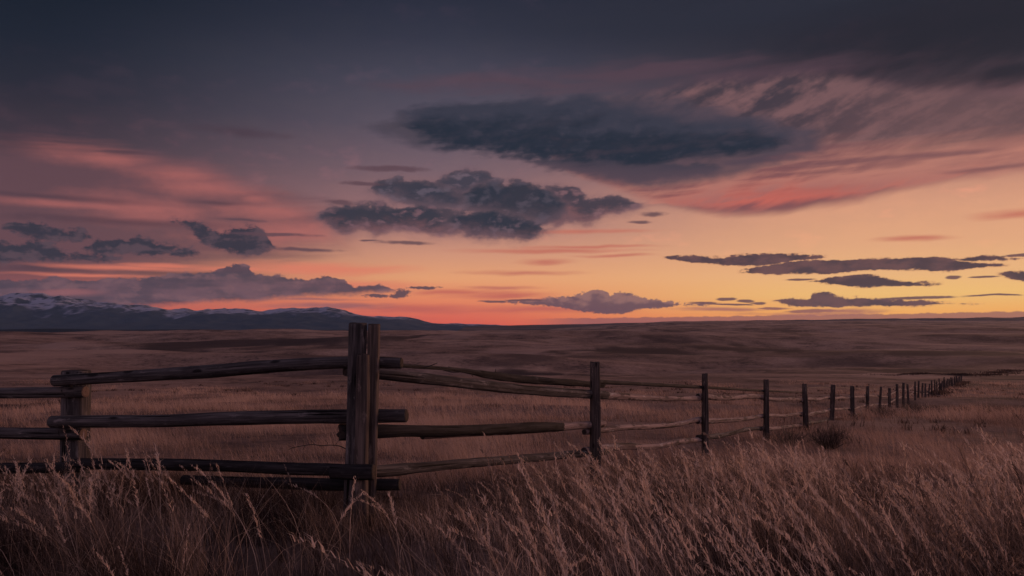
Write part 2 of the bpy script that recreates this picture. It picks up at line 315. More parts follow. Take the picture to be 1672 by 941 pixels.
# ------------------------------------------------------------------ helpers
def tag(o, label=None, cat=None, group=None, kind=None):
    for k, v in (('label', label), ('category', cat), ('group', group), ('kind', kind)):
        if v: o[k] = v
    return o
def link(o, parent=None):
    COL.objects.link(o)
    if parent: o.parent = parent
    return o
def empty(name, loc):
    o = bpy.data.objects.new(name, None); o.empty_display_size = .2; o.location = loc
    return link(o)
def at(x, y, Y):
    """point at depth Y metres seen at photograph pixel x, y"""
    return np.array(((x-836)/F*Y, Y, H-(y-530)/F*Y))
def _hash(ix, iy, seed):
    n = (ix.astype(np.int64)*374761393 + iy.astype(np.int64)*668265263 + seed*1442695041) & 0x7fffffff
    n = ((n ^ (n >> 13))*1274126177) & 0x7fffffff
    return ((n ^ (n >> 16)) & 0xffff)/65535.
def vnoise(x, y, seed=0):
    x = np.asarray(x, float); y = np.asarray(y, float)
    ix = np.floor(x); iy = np.floor(y); fx = x-ix; fy = y-iy
    u = fx*fx*fx*(fx*(fx*6-15)+10); v = fy*fy*fy*(fy*(fy*6-15)+10)
    a = _hash(ix, iy, seed); b = _hash(ix+1, iy, seed); c_ = _hash(ix, iy+1, seed); d_ = _hash(ix+1, iy+1, seed)
    return (a*(1-u)+b*u)*(1-v)+(c_*(1-u)+d_*u)*v-.5
def fbm(x, y, octv=4, seed=0, gain=.5):
    s_ = 0; amp = 1
    for i in range(octv):
        s_ = s_+amp*vnoise(x*2**i+17.3*i, y*2**i-9.1*i, seed+i); amp *= gain
    return s_
def sstep(x, a, b):
    t = np.clip((x-a)/(b-a), 0, 1); return t*t*(3-2*t)
def mesh_np(name, V, Fq, mats, parent=None, attrs=None, smooth=True, uv=None, midx=None):
    me = bpy.data.meshes.new(name); V = np.asarray(V, np.float32); Fq = np.asarray(Fq, np.int32); k = Fq.shape[1]
    me.vertices.add(len(V)); me.vertices.foreach_set('co', V.ravel())
    me.loops.add(Fq.size); me.loops.foreach_set('vertex_index', Fq.ravel())
    me.polygons.add(len(Fq)); me.polygons.foreach_set('loop_start', np.arange(len(Fq), dtype=np.int32)*k)
    me.polygons.foreach_set('loop_total', np.full(len(Fq), k, np.int32))
    for m_ in mats: me.materials.append(m_)
    if midx is not None: me.polygons.foreach_set('material_index', np.asarray(midx, np.int32))
    me.update(calc_edges=True)
    me.polygons.foreach_set('use_smooth', np.full(len(Fq), smooth, bool))
    for an, (ty, data) in (attrs or {}).items():
        a = me.attributes.new(an, ty, 'POINT')
        a.data.foreach_set('value' if ty == 'FLOAT' else 'vector', np.asarray(data, np.float32).ravel())
    me.validate()
    o = bpy.data.objects.new(name, me)
    return link(o, parent)

# ------------------------------------------------------------------ materials
def mat(name):
    m_ = bpy.data.materials.new(name); m_.use_nodes = True; t = m_.node_tree; t.nodes.clear(); q = G(t)
    out = q.new('ShaderNodeOutputMaterial'); return m_, q, out
def principled(q, out, col, rough=.9, spec=.2, normal=None):
    p = q.new('ShaderNodeBsdfPrincipled'); q.put(p.inputs['Base Color'], col); q.put(p.inputs['Roughness'], rough)
    q.put(p.inputs['Specular IOR Level'], spec)
    if normal is not None: q.put(p.inputs['Normal'], normal)
    q.t.links.new(p.outputs[0], out.inputs[0]); return p
def bump(q, h, strength, dist):
    b_ = q.new('ShaderNodeBump'); q.put(b_.inputs['Height'], h); b_.inputs['Strength'].default_value = strength; b_.inputs['Distance'].default_value = dist
    return b_.outputs[0]

def wood_mat(name, dark, mid_, pale, patch=0.):
    m_, q, out = mat(name)
    a = q.new('ShaderNodeAttribute', attribute_name='grain'); v_ = a.outputs['Vector']     # (along m, around m, seed)
    v1 = q.v('MULTIPLY', v_, (2.2, 55, 9)); v2 = q.v('MULTIPLY', v_, (1.0, 16, 9)); v3 = q.v('MULTIPLY', v_, (3.0, 9, 9))
    n1 = q.noise(v1, 1., 5, .65); n2 = q.noise(v2, 1., 4, .6, .4); n3 = q.noise(v3, 1., 4, .55)
    col = q.ramp(q.m('MULTIPLY_ADD', n1, .6, q.m('MULTIPLY', n2, .4)), [(.34, dark), (.5, mid_), (.66, pale)])
    if patch: col = q.mix(q.sm(n3, .5, .62, 0, patch), col, tuple(.45*x for x in dark))     # clinging bark
    n4 = q.noise(q.v('MULTIPLY', v_, (4.5, 14, 9)), 1., 5, .7); col = q.mix(q.sm(n4, .56, .68, 0, .55), col, tuple(min(.5, 1.7*x) for x in pale))     # lichen and bleached patches
    vk = q.new('ShaderNodeTexVoronoi'); q.put(vk.inputs['Vector'], q.v('MULTIPLY', v_, (3.2, 9, 3))); q.put(vk.inputs['Scale'], 1.); knot = q.sm(vk.outputs['Distance'], .10, .20, .9, 0)
    col = q.mix(knot, col, tuple(.4*x for x in dark))
    crack = q.sm(q.noise(q.v('MULTIPLY', v_, (1.1, 34, 9)), 1., 3, .5), .33, .39)
    col = q.mix(crack, tuple(.25*x for x in dark), col)
    h_ = q.m('ADD', q.m('MULTIPLY', n1, .5), q.m('MULTIPLY_ADD', crack, .9, q.m('MULTIPLY', n3, .8)))
    principled(q, out, col, .92, .15, bump(q, h_, .9, .008)); return m_
def end_mat(name, pale, dark):
    m_, q, out = mat(name)
    a = q.new('ShaderNodeAttribute', attribute_name='grain')
    t = q.new('ShaderNodeSeparateXYZ'); q.put(t.inputs[0], a.outputs['Vector'])
    rr = q.m('SINE', q.m('MULTIPLY', q.m('ADD', t.outputs[1], q.m('MULTIPLY', q.noise(a.outputs['Vector'], 40., 2), .006)), 1500.))
    col = q.mix(q.sm(rr, -.6, .9), dark, pale)
    col = q.mix(q.sm(q.noise(a.outputs['Vector'], 60., 4), .45, .65, 0, .7), col, dark)
    principled(q, out, col, .9, .15, bump(q, rr, .3, .002)); return m_
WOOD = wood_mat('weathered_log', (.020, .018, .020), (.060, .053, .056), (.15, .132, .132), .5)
POSTW = wood_mat('weathered_post', (.022, .017, .017), (.070, .054, .050), (.17, .130, .116), .25)
DARKW = wood_mat('dark_log', (.009, .008, .010), (.022, .020, .022), (.05, .044, .046), .5)  # darker wood tone for the low rails and some poles
RAILW = wood_mat('peeled_rail', (.10, .073, .070), (.23, .168, .16), (.40, .30, .28), .8)
THINP = wood_mat('split_post', (.020, .016, .016), (.056, .044, .042), (.14, .108, .098), .3)
ENDW = end_mat('sawn_end', (.20, .14, .12), (.09, .062, .054))
ENDD = end_mat('dark_sawn_end', (.06, .045, .04), (.022, .017, .016))
def plain_mat(name, col, rough=.7):
    m_, q, out = mat(name)
    tcn = q.new('ShaderNodeTexCoord'); n_ = q.noise(tcn.outputs['Object'], 60., 3)
    principled(q, out, q.mix(n_, tuple(.6*x for x in col), tuple(1.4*x for x in col)), rough, .3); return m_
WIRE = plain_mat('rusted_wire', (.018, .014, .013)); TWIG = plain_mat('dead_twig', (.03, .022, .02))

def grass_mat(name, stops, trans=.35):
    m_, q, out = mat(name)
    a = q.new('ShaderNodeAttribute', attribute_name='tint')
    col = q.ramp(a.outputs['Fac'], stops)
    df = q.new('ShaderNodeBsdfDiffuse'); q.put(df.inputs[0], col); tr = q.new('ShaderNodeBsdfTranslucent'); q.put(tr.inputs[0], col)
    mx = q.new('ShaderNodeMixShader'); mx.inputs[0].default_value = trans
    q.t.links.new(df.outputs[0], mx.inputs[1]); q.t.links.new(tr.outputs[0], mx.inputs[2]); q.t.links.new(mx.outputs[0], out.inputs[0]); return m_
STRAW = grass_mat('dry_straw', [(0, (.035, .024, .023)), (.38, (.15, .107, .090)), (.72, (.40, .290, .235)), (1, (.70, .53, .43))])
MEADOW = grass_mat('meadow_straw', [(0, (.055, .037, .034)), (.5, (.28, .187, .150)), (1, (.56, .39, .31))])
BRUSH = grass_mat('dry_brush', [(0, (.05, .037, .034)), (1, (.14, .095, .08))])
SAGE = grass_mat('sage_leaf', [(0, (.050, .038, .034)), (.6, (.12, .086, .074)), (1, (.24, .165, .135))], .15)

# ------------------------------------------------------------------ terrain
PY = np.array([-400, -60, -8, 2, 5.4, 9, 12.6, 16, 20, 23, 34, 41, 60, 85, 120, 177, 260, 400, 700, 1200, 2000, 2700, 4500, 9000, 30000.])
PZ = np.array([-30, -4, -.3, .02, 0, -.47, -.86, -1.08, -1.33, -1.56, -2.4, -3.0, -4.5, -6.2, -8.4, -11.2, -13.6, -16.5, -19, -20.5, -21, -40, -110, -130, -140.])
PR = np.array([-30, -4, -.3, .02, 0, -.47, -.86, -1.08, -1.33, -1.56, -2.4, -3.0, -4.5, -6.2, -8.4, -11.2, -13.6, -16.5, -18, -17, -11, -6, 8, 40, -60.])
def prof(tab, Y):
    t = np.sign(PY)*np.log1p(np.abs(PY)/4); s_ = np.sign(Y)*np.log1p(np.abs(Y)/4)
    return np.interp(s_, t, tab)
# rail fence line in depth units: post n stands at depth 9(1+.397 n)
def fence_xy(n): return (136+304.5*n)/F*9, 9*(1+.397*n)
def zt(X, Y):
    X = np.asarray(X, float); Y = np.asarray(Y, float)
    Yc = np.maximum(np.abs(Y), 1.)
    u = X/Yc
    k = sstep(u, -.15, .28)
    # smooth the table by averaging a few log-offset samples
    z = 0
    for o_, w_ in ((.90, .25), (1., .5), (1.1, .25)):
        z = z+w_*(prof(PZ, Y*o_)*(1-k)+prof(PR, Y*o_)*k)
    # rolling swells out on the plain
    a1 = sstep(Y, 120, 420)*(1-.5*sstep(Y, 1500, 3000))
    z = z+a1*(17*fbm(X/460, Y/240, 2, 3)+6.5*fbm(X/170, Y/90, 3, 11))
    z = z+sstep(Y, 2500, 5000)*22*fbm(X/1500, Y/900, 3, 31)*(.4+.6*k)
    # close lumps
    a2 = sstep(np.abs(Y), 10, 40)*(1-sstep(Y, 200, 500))
    z = z+a2*.5*fbm(X/9, Y/6, 3, 21)+.07*fbm(X/1.3, Y/1.3, 3, 41)*(1-a2)
    # knoll on the right, little rise at the far left post
    z = z+.22*np.exp(-((X-6.6)/1.8)**2-((Y-8.0)/1.6)**2)+.10*np.exp(-((X+4)/1.6)**2-((Y-6.5)/1.5)**2)
    z = z-.16*np.exp(-((X-.2)/1.0)**2-((Y-6.5)/1.2)**2)
    return z
ang = np.radians(np.concatenate([np.linspace(-60, 60, 520), np.linspace(60, 300, 90)[1:-1]]))
rad = np.concatenate([[.02], np.geomspace(.6, 14000, 330)])
AA, RRd = np.meshgrid(ang, rad); X = np.sin(AA)*RRd; Y = np.cos(AA)*RRd
Z = zt(X, Y)
na, nr = len(ang), len(rad)
ii, jj = np.meshgrid(np.arange(nr-1), np.arange(na), indexing='ij'); j2 = (jj+1) % na
quads = np.stack([ii*na+jj, (ii+1)*na+jj, (ii+1)*na+j2, ii*na+j2], -1).reshape(-1, 4)[:, ::-1]
# dark mask: sage and painted swale shade in hollows, sage along the far fence
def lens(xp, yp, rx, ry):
    """dark ellipse of sage and painted shade that covers photograph region, placed on the ground by its depth"""
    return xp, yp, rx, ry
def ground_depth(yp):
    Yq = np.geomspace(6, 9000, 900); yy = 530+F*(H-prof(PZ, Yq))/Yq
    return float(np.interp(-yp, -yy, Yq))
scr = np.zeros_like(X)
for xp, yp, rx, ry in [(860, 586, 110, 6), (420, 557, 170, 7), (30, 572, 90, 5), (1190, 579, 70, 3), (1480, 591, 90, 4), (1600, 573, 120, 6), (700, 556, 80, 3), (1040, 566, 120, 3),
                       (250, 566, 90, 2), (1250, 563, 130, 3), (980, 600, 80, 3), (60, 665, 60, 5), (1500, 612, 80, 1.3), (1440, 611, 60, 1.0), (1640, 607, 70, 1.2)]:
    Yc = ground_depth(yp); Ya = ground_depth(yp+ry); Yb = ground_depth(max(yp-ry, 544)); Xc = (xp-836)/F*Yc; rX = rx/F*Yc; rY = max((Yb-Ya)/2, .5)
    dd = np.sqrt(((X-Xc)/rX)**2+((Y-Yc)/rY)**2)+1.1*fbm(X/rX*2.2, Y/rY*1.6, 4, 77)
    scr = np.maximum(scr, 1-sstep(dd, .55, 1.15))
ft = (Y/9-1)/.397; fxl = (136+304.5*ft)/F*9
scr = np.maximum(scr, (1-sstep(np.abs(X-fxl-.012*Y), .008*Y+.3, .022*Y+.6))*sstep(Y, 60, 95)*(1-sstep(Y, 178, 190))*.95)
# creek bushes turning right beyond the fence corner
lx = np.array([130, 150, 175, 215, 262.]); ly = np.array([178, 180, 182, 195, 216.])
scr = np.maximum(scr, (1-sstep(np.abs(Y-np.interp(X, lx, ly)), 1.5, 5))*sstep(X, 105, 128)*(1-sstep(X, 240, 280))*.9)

mG, q, out = mat('prairie_ground')
geo = q.new('ShaderNodeNewGeometry'); pos = geo.outputs['Position']
at_ = q.new('ShaderNodeAttribute', attribute_name='scrub_shade')
n0 = q.noise(pos, .004, 6, .6); n1 = q.noise(pos, .03, 6, .62); n2 = q.noise(pos, .35, 6, .65); n3 = q.noise(pos, 5., 5, .65)
nm = q.m('ADD', q.m('MULTIPLY', n0, .32), q.m('ADD', q.m('MULTIPLY', n1, .28), q.m('ADD', q.m('MULTIPLY', n2, .22), q.m('MULTIPLY', n3, .18))))
gc = q.ramp(nm, [(.39, (.075, .048, .043)), (.46, (.19, .123, .102)), (.53, (.30, .198, .160)), (.61, (.46, .32, .255))])
sage = q.sm(q.m('ADD', q.m('MULTIPLY', n1, .55), q.m('MULTIPLY', n2, .45)), .38, .48, .8, 0)
gc = q.mix(sage, gc, (.075, .055, .050))
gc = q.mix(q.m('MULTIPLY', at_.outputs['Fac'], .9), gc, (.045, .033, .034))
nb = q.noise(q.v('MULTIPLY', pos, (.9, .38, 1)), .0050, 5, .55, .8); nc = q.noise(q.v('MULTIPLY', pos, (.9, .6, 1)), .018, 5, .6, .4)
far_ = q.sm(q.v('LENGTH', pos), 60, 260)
fold = q.m('ADD', q.m('MULTIPLY', nb, .7), q.m('MULTIPLY', nc, .3))  # lit crests and shaded hollows of the swells, painted into the ground colour
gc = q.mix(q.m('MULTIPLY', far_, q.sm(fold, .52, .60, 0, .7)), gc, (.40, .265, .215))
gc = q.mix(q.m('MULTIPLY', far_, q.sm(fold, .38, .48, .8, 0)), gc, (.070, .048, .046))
gb = bump(q, q.m('ADD', q.m('MULTIPLY', n3, .12), q.m('MULTIPLY', n2, .5)), .8, .5)
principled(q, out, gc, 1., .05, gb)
ground = mesh_np('ground', np.stack([X, Y, Z], -1).reshape(-1, 3), quads, [mG], attrs={'scrub_shade': ('FLOAT', scr.ravel())})
tag(ground, 'brown dry grass prairie rolling away to the horizon', 'ground', kind='structure')

# ------------------------------------------------------------------ mountains at the left, dark plateau at the right
def ridge(name, prof_px, Yc, Y0, Y1, zb, nx, ny, material, rough, seed, label):
    xs = np.linspace(prof_px[0][0], prof_px[-1][0], nx); e = np.interp(xs, [p[0] for p in prof_px], [530-p[1] for p in prof_px])
    e = np.convolve(np.pad(e, 3, 'edge'), np.ones(7)/7, 'valid')
    Ys = np.concatenate([np.linspace(Y0, Yc, ny), np.linspace(Yc, Y1, ny//3)[1:]])
    UU, YY = np.meshgrid((xs-836)/F, Ys); XX = UU*Yc*(.55+.45*YY/Yc)
    crest = (e/F*Yc+H-zb)[None, :]*np.ones_like(YY)
    t = np.where(YY <= Yc, (YY-Y0)/(Yc-Y0), 1-(YY-Yc)/(Y1-Yc))
    env = np.clip(t, 0, 1)**1.25
    rg = 1-2*np.abs(fbm(XX/1500, YY/2600, 5, seed, .55)*1.25)
    ZZ = zb+crest*env*(1+rough*.55*(rg-.55)*(1-.75*env))+rough*70*env*fbm(XX/420, YY/420, 4, seed+9)*(crest/500)
    ny_, nx_ = YY.shape; a, b_ = np.meshgrid(np.arange(ny_-1), np.arange(nx_-1), indexing='ij')
    fq = np.stack([a*nx_+b_, a*nx_+b_+1, (a+1)*nx_+b_+1, (a+1)*nx_+b_], -1).reshape(-1, 4)
    o = mesh_np(name, np.stack([XX, YY, ZZ], -1).reshape(-1, 3), fq, [material], attrs={'rise': ('FLOAT', (env*np.ones_like(crest)).ravel())})
    return tag(o, label, name, kind='structure')
mM, q, out = mat('snowy_mountain')
geo = q.new('ShaderNodeNewGeometry'); pos = geo.outputs['Position']; sp = q.new('ShaderNodeSeparateXYZ'); q.put(sp.inputs[0], pos)
sn = q.new('ShaderNodeSeparateXYZ'); q.put(sn.inputs[0], geo.outputs['Normal'])
nz = q.noise(q.v('MULTIPLY', pos, (1, .6, 1.6)), .0016, 7, .66); nf = q.noise(pos, .006, 5, .6)
ri = q.new('ShaderNodeAttribute', attribute_name='rise')
line = q.m('ADD', q.m('MULTIPLY', ri.outputs['Fac'], 400.), q.m('MULTIPLY', q.m('SUBTRACT', nz, .5), 430.))
line = q.m('ADD', line, q.m('MULTIPLY', q.sm(sp.outputs[0], -7500, -1500), -110.))
line = q.m('ADD', line, q.m('MULTIPLY', sn.outputs[0], -90.))
snow = q.m('MULTIPLY', q.sm(line, 195, 300), q.sm(q.m('ADD', nf, q.m('MULTIPLY', sn.outputs[0], -.35)), .32, .54))
mc = q.mix(snow, q.mix(nf, (.028, .050, .082), (.052, .078, .115)), (.36, .37, .47))  # bluer forest colour carries painted distance haze on top of the volume
principled(q, out, mc, .9, .1)
MPX = [(-420, 470), (-250, 485), (-100, 478), (0, 482), (60, 481), (90, 486), (120, 487), (160, 491), (220, 494), (255, 500), (290, 503), (320, 509), (345, 504), (400, 505),
       (440, 509), (490, 507), (540, 505), (570, 510), (600, 514), (660, 519), (700, 525), (760, 528.5), (830, 531), (880, 532.5), (930, 534), (1000, 536)]
ridge('mountain_range', MPX, 13000, 8200, 16500, -135, 760, 90, mM, 1., 5, 'blue mountain range streaked with snow on the left horizon')
mF, q, out = mat('dark_foothill')
geo = q.new('ShaderNodeNewGeometry'); nn = q.noise(geo.outputs['Position'], .004, 5, .6)
principled(q, out, q.mix(nn, (.014, .022, .034), (.030, .038, .052)), 1., .05)
ridge('foothills', [(-420, 538), (-100, 537.5), (0, 538.5), (80, 537), (200, 539), (330, 538), (420, 540), (520, 539), (640, 539.5), (760, 540), (900, 541), (1000, 545)], 5200, 4300, 6500, -125, 500, 16, mF, .25, 61,
      'low dark foothills below the snowy mountains')
mP, q, out = mat('dark_plateau')
geo = q.new('ShaderNodeNewGeometry'); pos = geo.outputs['Position']
nn = q.noise(q.v('MULTIPLY', pos, (1, 3, 6)), .0014, 6, .62)
principled(q, out, q.ramp(nn, [(.36, (.05, .042, .05)), (.5, (.10, .075, .078)), (.64, (.17, .125, .12))]), 1., .05)
ridge('plateau', [(760, 534), (840, 531.5), (930, 529.5), (1040, 527), (1150, 525), (1200, 523), (1280, 522), (1380, 520.5), (1440, 521), (1500, 519.5), (1560, 519.5), (1620, 518.5), (1672, 516.5), (1800, 515), (2000, 513), (2200, 514)],
      9500, 6800, 12000, -60, 900, 40, mP, .55, 88, 'long dark plateau under the bright horizon at the right')

# ------------------------------------------------------------------ logs
def catmull(pts, n):
    pts = np.asarray(pts, float); L = np.r_[0, np.cumsum(np.linalg.norm(np.diff(pts[:, :3], axis=0), axis=1))]
    Q = np.vstack([2*pts[0]-pts[1], pts, 2*pts[-1]-pts[-2]]); out_ = []
    for s_ in np.linspace(0, L[-1], n):
        i = min(max(np.searchsorted(L, s_, 'right')-1, 0), len(pts)-2); t = (s_-L[i])/(L[i+1]-L[i])
        p0, p1, p2, p3 = Q[i:i+4]
        out_.append(.5*(2*p1+(p2-p0)*t+(2*p0-5*p1+4*p2-p3)*t*t+(3*p1-p0-3*p2+p3)*t**3))
    return np.array(out_), L[-1]
SEED = [0]
def log(name, pts, r, material, parent=None, seg=16, step=.06, lump=.07, groove=2, square=0., twist=0., cap=None, chew=0., yaw=0., sx=1.):
    """weathered log or post along pts (3D); r is one radius or one per point; square>0 makes a squared section"""
    SEED[0] += 1; sd_ = SEED[0]; rs = np.random.default_rng(sd_)
    pts = np.asarray(pts, float); r = np.full(len(pts), r) if np.isscalar(r) else np.asarray(r, float)
    Ltot = np.linalg.norm(pts[-1]-pts[0]); n = max(int(Ltot/step), 4)
    Q, L = catmull(np.c_[pts, r], n+1); C_, RR = Q[:, :3], Q[:, 3]
    sl = np.linspace(0, L, n+1)
    T = np.gradient(C_, axis=0); T /= np.linalg.norm(T, axis=1)[:, None]
    ref = np.array((0, 0, 1.)) if abs(T[0][2]) < .8 else np.array((0, -1., 0))
    A = np.cross(T, ref); A /= np.linalg.norm(A, axis=1)[:, None]; B = np.cross(A, T)
    th = np.linspace(0, 2*math.pi, seg, endpoint=False)
    TH, SL = np.meshgrid(th+yaw, sl)
    rad_ = np.ones_like(TH)
    if square:
        e_ = 2+6*square; rad_ = (np.abs(np.cos(TH-yaw))**e_+np.abs(np.sin(TH-yaw))**e_)**(-1/e_)*(1-.12*square)
    mr = r.mean()
    rad_ = rad_*(1+lump*1.6*fbm(SL*1.6+sd_*7.7, 0*SL, 3, sd_)+lump*1.1*fbm(np.cos(TH)*1.6+5, SL*2.5+np.sin(TH)*1.6+sd_, 3, sd_+3))
    for k_ in range(groove):
        g0 = rs.uniform(0, 2*math.pi); a_, b2 = sorted(rs.uniform(-.2*L, 1.2*L, 2)); dlt = np.angle(np.exp(1j*(TH-g0-twist*SL-.25*fbm(SL*2, 0*SL, 2, sd_+k_))))
        rad_ = rad_-.26*np.exp(-(dlt/.15)**2)*sstep(SL, a_-.1, a_+.1)*(1-sstep(SL, b2-.1, b2+.1))
    rr_ = rad_*RR[:, None]
    V = C_[:, None]+rr_[..., None]*(sx*np.cos(TH)[..., None]*A[:, None]+np.sin(TH)[..., None]*B[:, None])
    if chew:   # broken, uneven ends
        for row, sg in ((0, -1), (n, 1)):
            V[row] += T[row]*sg*(chew*fbm(np.cos(th)*2+sd_, np.sin(th)*2, 3, sd_+row+5))[:, None]
    V = V.reshape(-1, 3); GR = np.stack([SL, (TH-yaw)*mr, np.full_like(SL, sd_*.37)], -1).reshape(-1, 3)
    a, b_ = np.meshgrid(np.arange(n), np.arange(seg), indexing='ij'); b3 = (b_+1) % seg
    fq = np.stack([a*seg+b_, a*seg+b3, (a+1)*seg+b3, (a+1)*seg+b_], -1).reshape(-1, 4); mi = [0]*len(fq)
    Vs, Gs, Fs = [V], [GR], [fq]; base = len(V)
    for row, sg in ((0, -1), (n, 1)):         # bevelled cap: rim, inner ring, centre
        ring = V[row*seg:(row+1)*seg]; cc = ring.mean(0); pv = []
        for f_, push in ((.93, .10), (.55, .13), (.06, .14)):
            pv.append(cc+(ring-cc)*f_+T[row]*sg*push*mr)
        pv = np.vstack(pv); gv = np.zeros((len(pv), 3)); gv[:, 1] = np.linalg.norm(pv-pv.mean(0), axis=1); gv[:, 0] = (pv-cc)@A[row]; gv[:, 2] = (pv-cc)@B[row]+sd_*.37
        Vs.append(pv); Gs.append(gv)
        prev = np.arange(row*seg, (row+1)*seg)
        for k_ in range(3):
            cur = base+k_*seg+np.arange(seg)
            fr = np.stack([prev, np.roll(prev, -1), np.roll(cur, -1), cur], -1)
            if sg < 0: fr = fr[:, ::-1]
            Fs.append(fr); mi += [1 if k_ > 0 else 0]*seg; prev = cur
        base += 3*seg
    F_ = np.vstack(Fs)[:, ::-1]
    return mesh_np(name, np.vstack(Vs), F_, [material, cap or ENDD], parent, attrs={'grain': ('FLOAT_VECTOR', np.vstack(Gs))}, midx=mi)

def child(name, parent, fn, *a, **k):
    """build in world space, then hang under the parent Empty"""
    o = fn(name, *a, **k); o.parent = parent; o.matrix_parent_inverse = parent.matrix_basis.inverted() if False else o.matrix_parent_inverse
    off = np.array(parent.location); me = o.data; n = len(me.vertices); co = np.empty(n*3, np.float32); me.vertices.foreach_get('co', co)
    co = co.reshape(-1, 3)-off.astype(np.float32); me.vertices.foreach_set('co', co.ravel()); me.update(); return o

def tube(name, pts, r, material, parent=None, seg=6):
    return log(name, pts, r, material, parent, seg=seg, step=.02, lump=.0, groove=0)
def loop_pts(c_, ax, r, n=14, wob_=.0):
    ax = np.asarray(ax, float); ax /= np.linalg.norm(ax); a = np.cross(ax, (0, 0, 1.)); a /= np.linalg.norm(a); b = np.cross(ax, a)
    return [np.asarray(c_)+r*(math.cos(t)*a+math.sin(t)*b)+ax*wob_*math.sin(t) for t in np.linspace(0, 2*math.pi*.97, n)]

YB, YA = 5.4, 6.3
lf = empty('log_fence', (*at(594, 840, YB)[:2], 0.0))
tag(lf, 'heavy weathered log fence with thick doubled corner post and overlapping round rails', 'fence')
# corner post: two uprights and a stake in front of the gap
def up(x0, y0, x1, y1, Yd): return [at(x1, y1, Yd), at(x1*.75+x0*.25, y1*.75+y0*.25, Yd), at((x0+x1)/2, (y0+y1)/2, Yd), at(x0, y0, Yd)]
child('post', lf, log, up(584.5, 529, 575, 900, YB), [.064, .062, .060, .057], WOOD, seg=24, step=.03, lump=.05, groove=5, square=.18, chew=.008, yaw=.3)
child('post', lf, log, up(611, 530.5, 602, 900, YB+.03), [.044, .043, .042, .040], POSTW, seg=22, step=.03, lump=.05, groove=4, square=.3, chew=.008)
child('stake', lf, log, [at(589, 880, YB-.10), at(590, 760, YB-.10), at(592, 660, YB-.10), at(593, 580, YB-.10)], [.052, .049, .046, .040], POSTW, seg=20, step=.03, lump=.06, groove=3, square=.45, chew=.03)
# left post
child('post', lf, log, up(125, 607, 121, 850, YA), [.112, .108, .104, .100], WOOD, seg=24, step=.03, lump=.05, groove=5, square=.25, chew=.01)
def rail(pp, r, material=WOOD, parent=lf, **k):
    k.setdefault('seg', 18); k.setdefault('step', .05)
    return child('rail', parent, log, [at(*p) for p in pp], r, material, **k)
yf, yb = YA-.15, YB+.135
tp = rail([(89, 622, yf), (240, 613, 6.0), (350, 606, 5.88), (450, 598, 5.74), (565, 592, 5.58), (655, 593, 5.5)], [.044, .047, .049, .047, .045, .039], cap=ENDD)
r2 = rail([(84, 689, yf-.01), (250, 687.5, 6.0), (400, 683, 5.83), (565, 680, 5.6), (663, 679, 5.5)], [.048, .051, .053, .053, .050], groove=3)
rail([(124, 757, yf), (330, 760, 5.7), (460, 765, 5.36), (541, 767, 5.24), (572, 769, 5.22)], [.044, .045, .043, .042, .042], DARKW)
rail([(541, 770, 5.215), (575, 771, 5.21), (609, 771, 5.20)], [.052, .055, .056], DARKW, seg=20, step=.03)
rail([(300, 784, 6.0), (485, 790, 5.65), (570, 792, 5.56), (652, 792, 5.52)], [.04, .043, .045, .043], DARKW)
l1 = rail([(-330, 646, 6.75), (-150, 643, 6.5), (0, 642, 6.32), (139, 640, 6.17)], [.050, .049, .047, .047], cap=ENDW)
l2 = rail([(-330, 702, 6.75), (-150, 704, 6.5), (0, 707, 6.3), (135, 709, 6.165)], [.046, .046, .046, .047], cap=ENDW)
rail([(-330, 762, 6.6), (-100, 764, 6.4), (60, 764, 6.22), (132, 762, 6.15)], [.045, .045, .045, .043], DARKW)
# wire ties on the left post
for (x, y, Yd, r_, own) in [(112, 622, yf+.01, .058, tp), (112, 689, yf, .062, r2), (108, 641, 6.2, .058, l1), (103, 708, 6.2, .058, l2)]:
    ca = at(x, y, Yd); o = child('wire_tie', lf, tube, loop_pts(ca, (1, -.05, .35), r_, 18, .01), .0035, WIRE); o.parent = own
    o.matrix_parent_inverse.identity()

# ------------------------------------------------------------------ post and rail fence running away downhill
rf = empty('rail_fence', (fence_xy(0)[0], 9.0, float(zt(*fence_xy(0)))))
tag(rf, 'long fence of thin split posts and pale peeled rails running downhill into distance', 'fence')
NP = 47; rs = np.random.default_rng(3); tops = []; MPP = {}
TOPY = {0: 593, 1: 611, 2: 621, 3: 628, 4: 629, 5: 631, 6: 631, 7: 632, 8: 634}
for n in range(NP):
    x, y = fence_xy(n); x += rs.normal(0, .04)*(0 if n < 7 else 1); zg = float(zt(x, y))
    zt_top = H-(TOPY[n]-530)/F*y if n in TOPY else zg+1.38+rs.normal(0, .07)
    w = .062*(1+rs.normal(0, .07)); lean = rs.normal(0, .03, 2)
    if n == 0: w, lean = .064, (-.004, 0)
    pb = np.array((x-lean[0], y-lean[1], zg-.15)); pt = np.array((x+lean[0], y+lean[1], zt_top))
    child('post', rf, log, [pb, pb*.6+pt*.4, pb*.25+pt*.75, pt], [w*1.06, w, w*.97, w*.93], THINP, seg=16 if n < 8 else 8, step=.05 if n < 8 else .2, lump=.05, groove=3 if n < 8 else 0, square=.45, chew=.025, yaw=rs.uniform(-.2, .2))
    tops.append((x, y, zt_top))
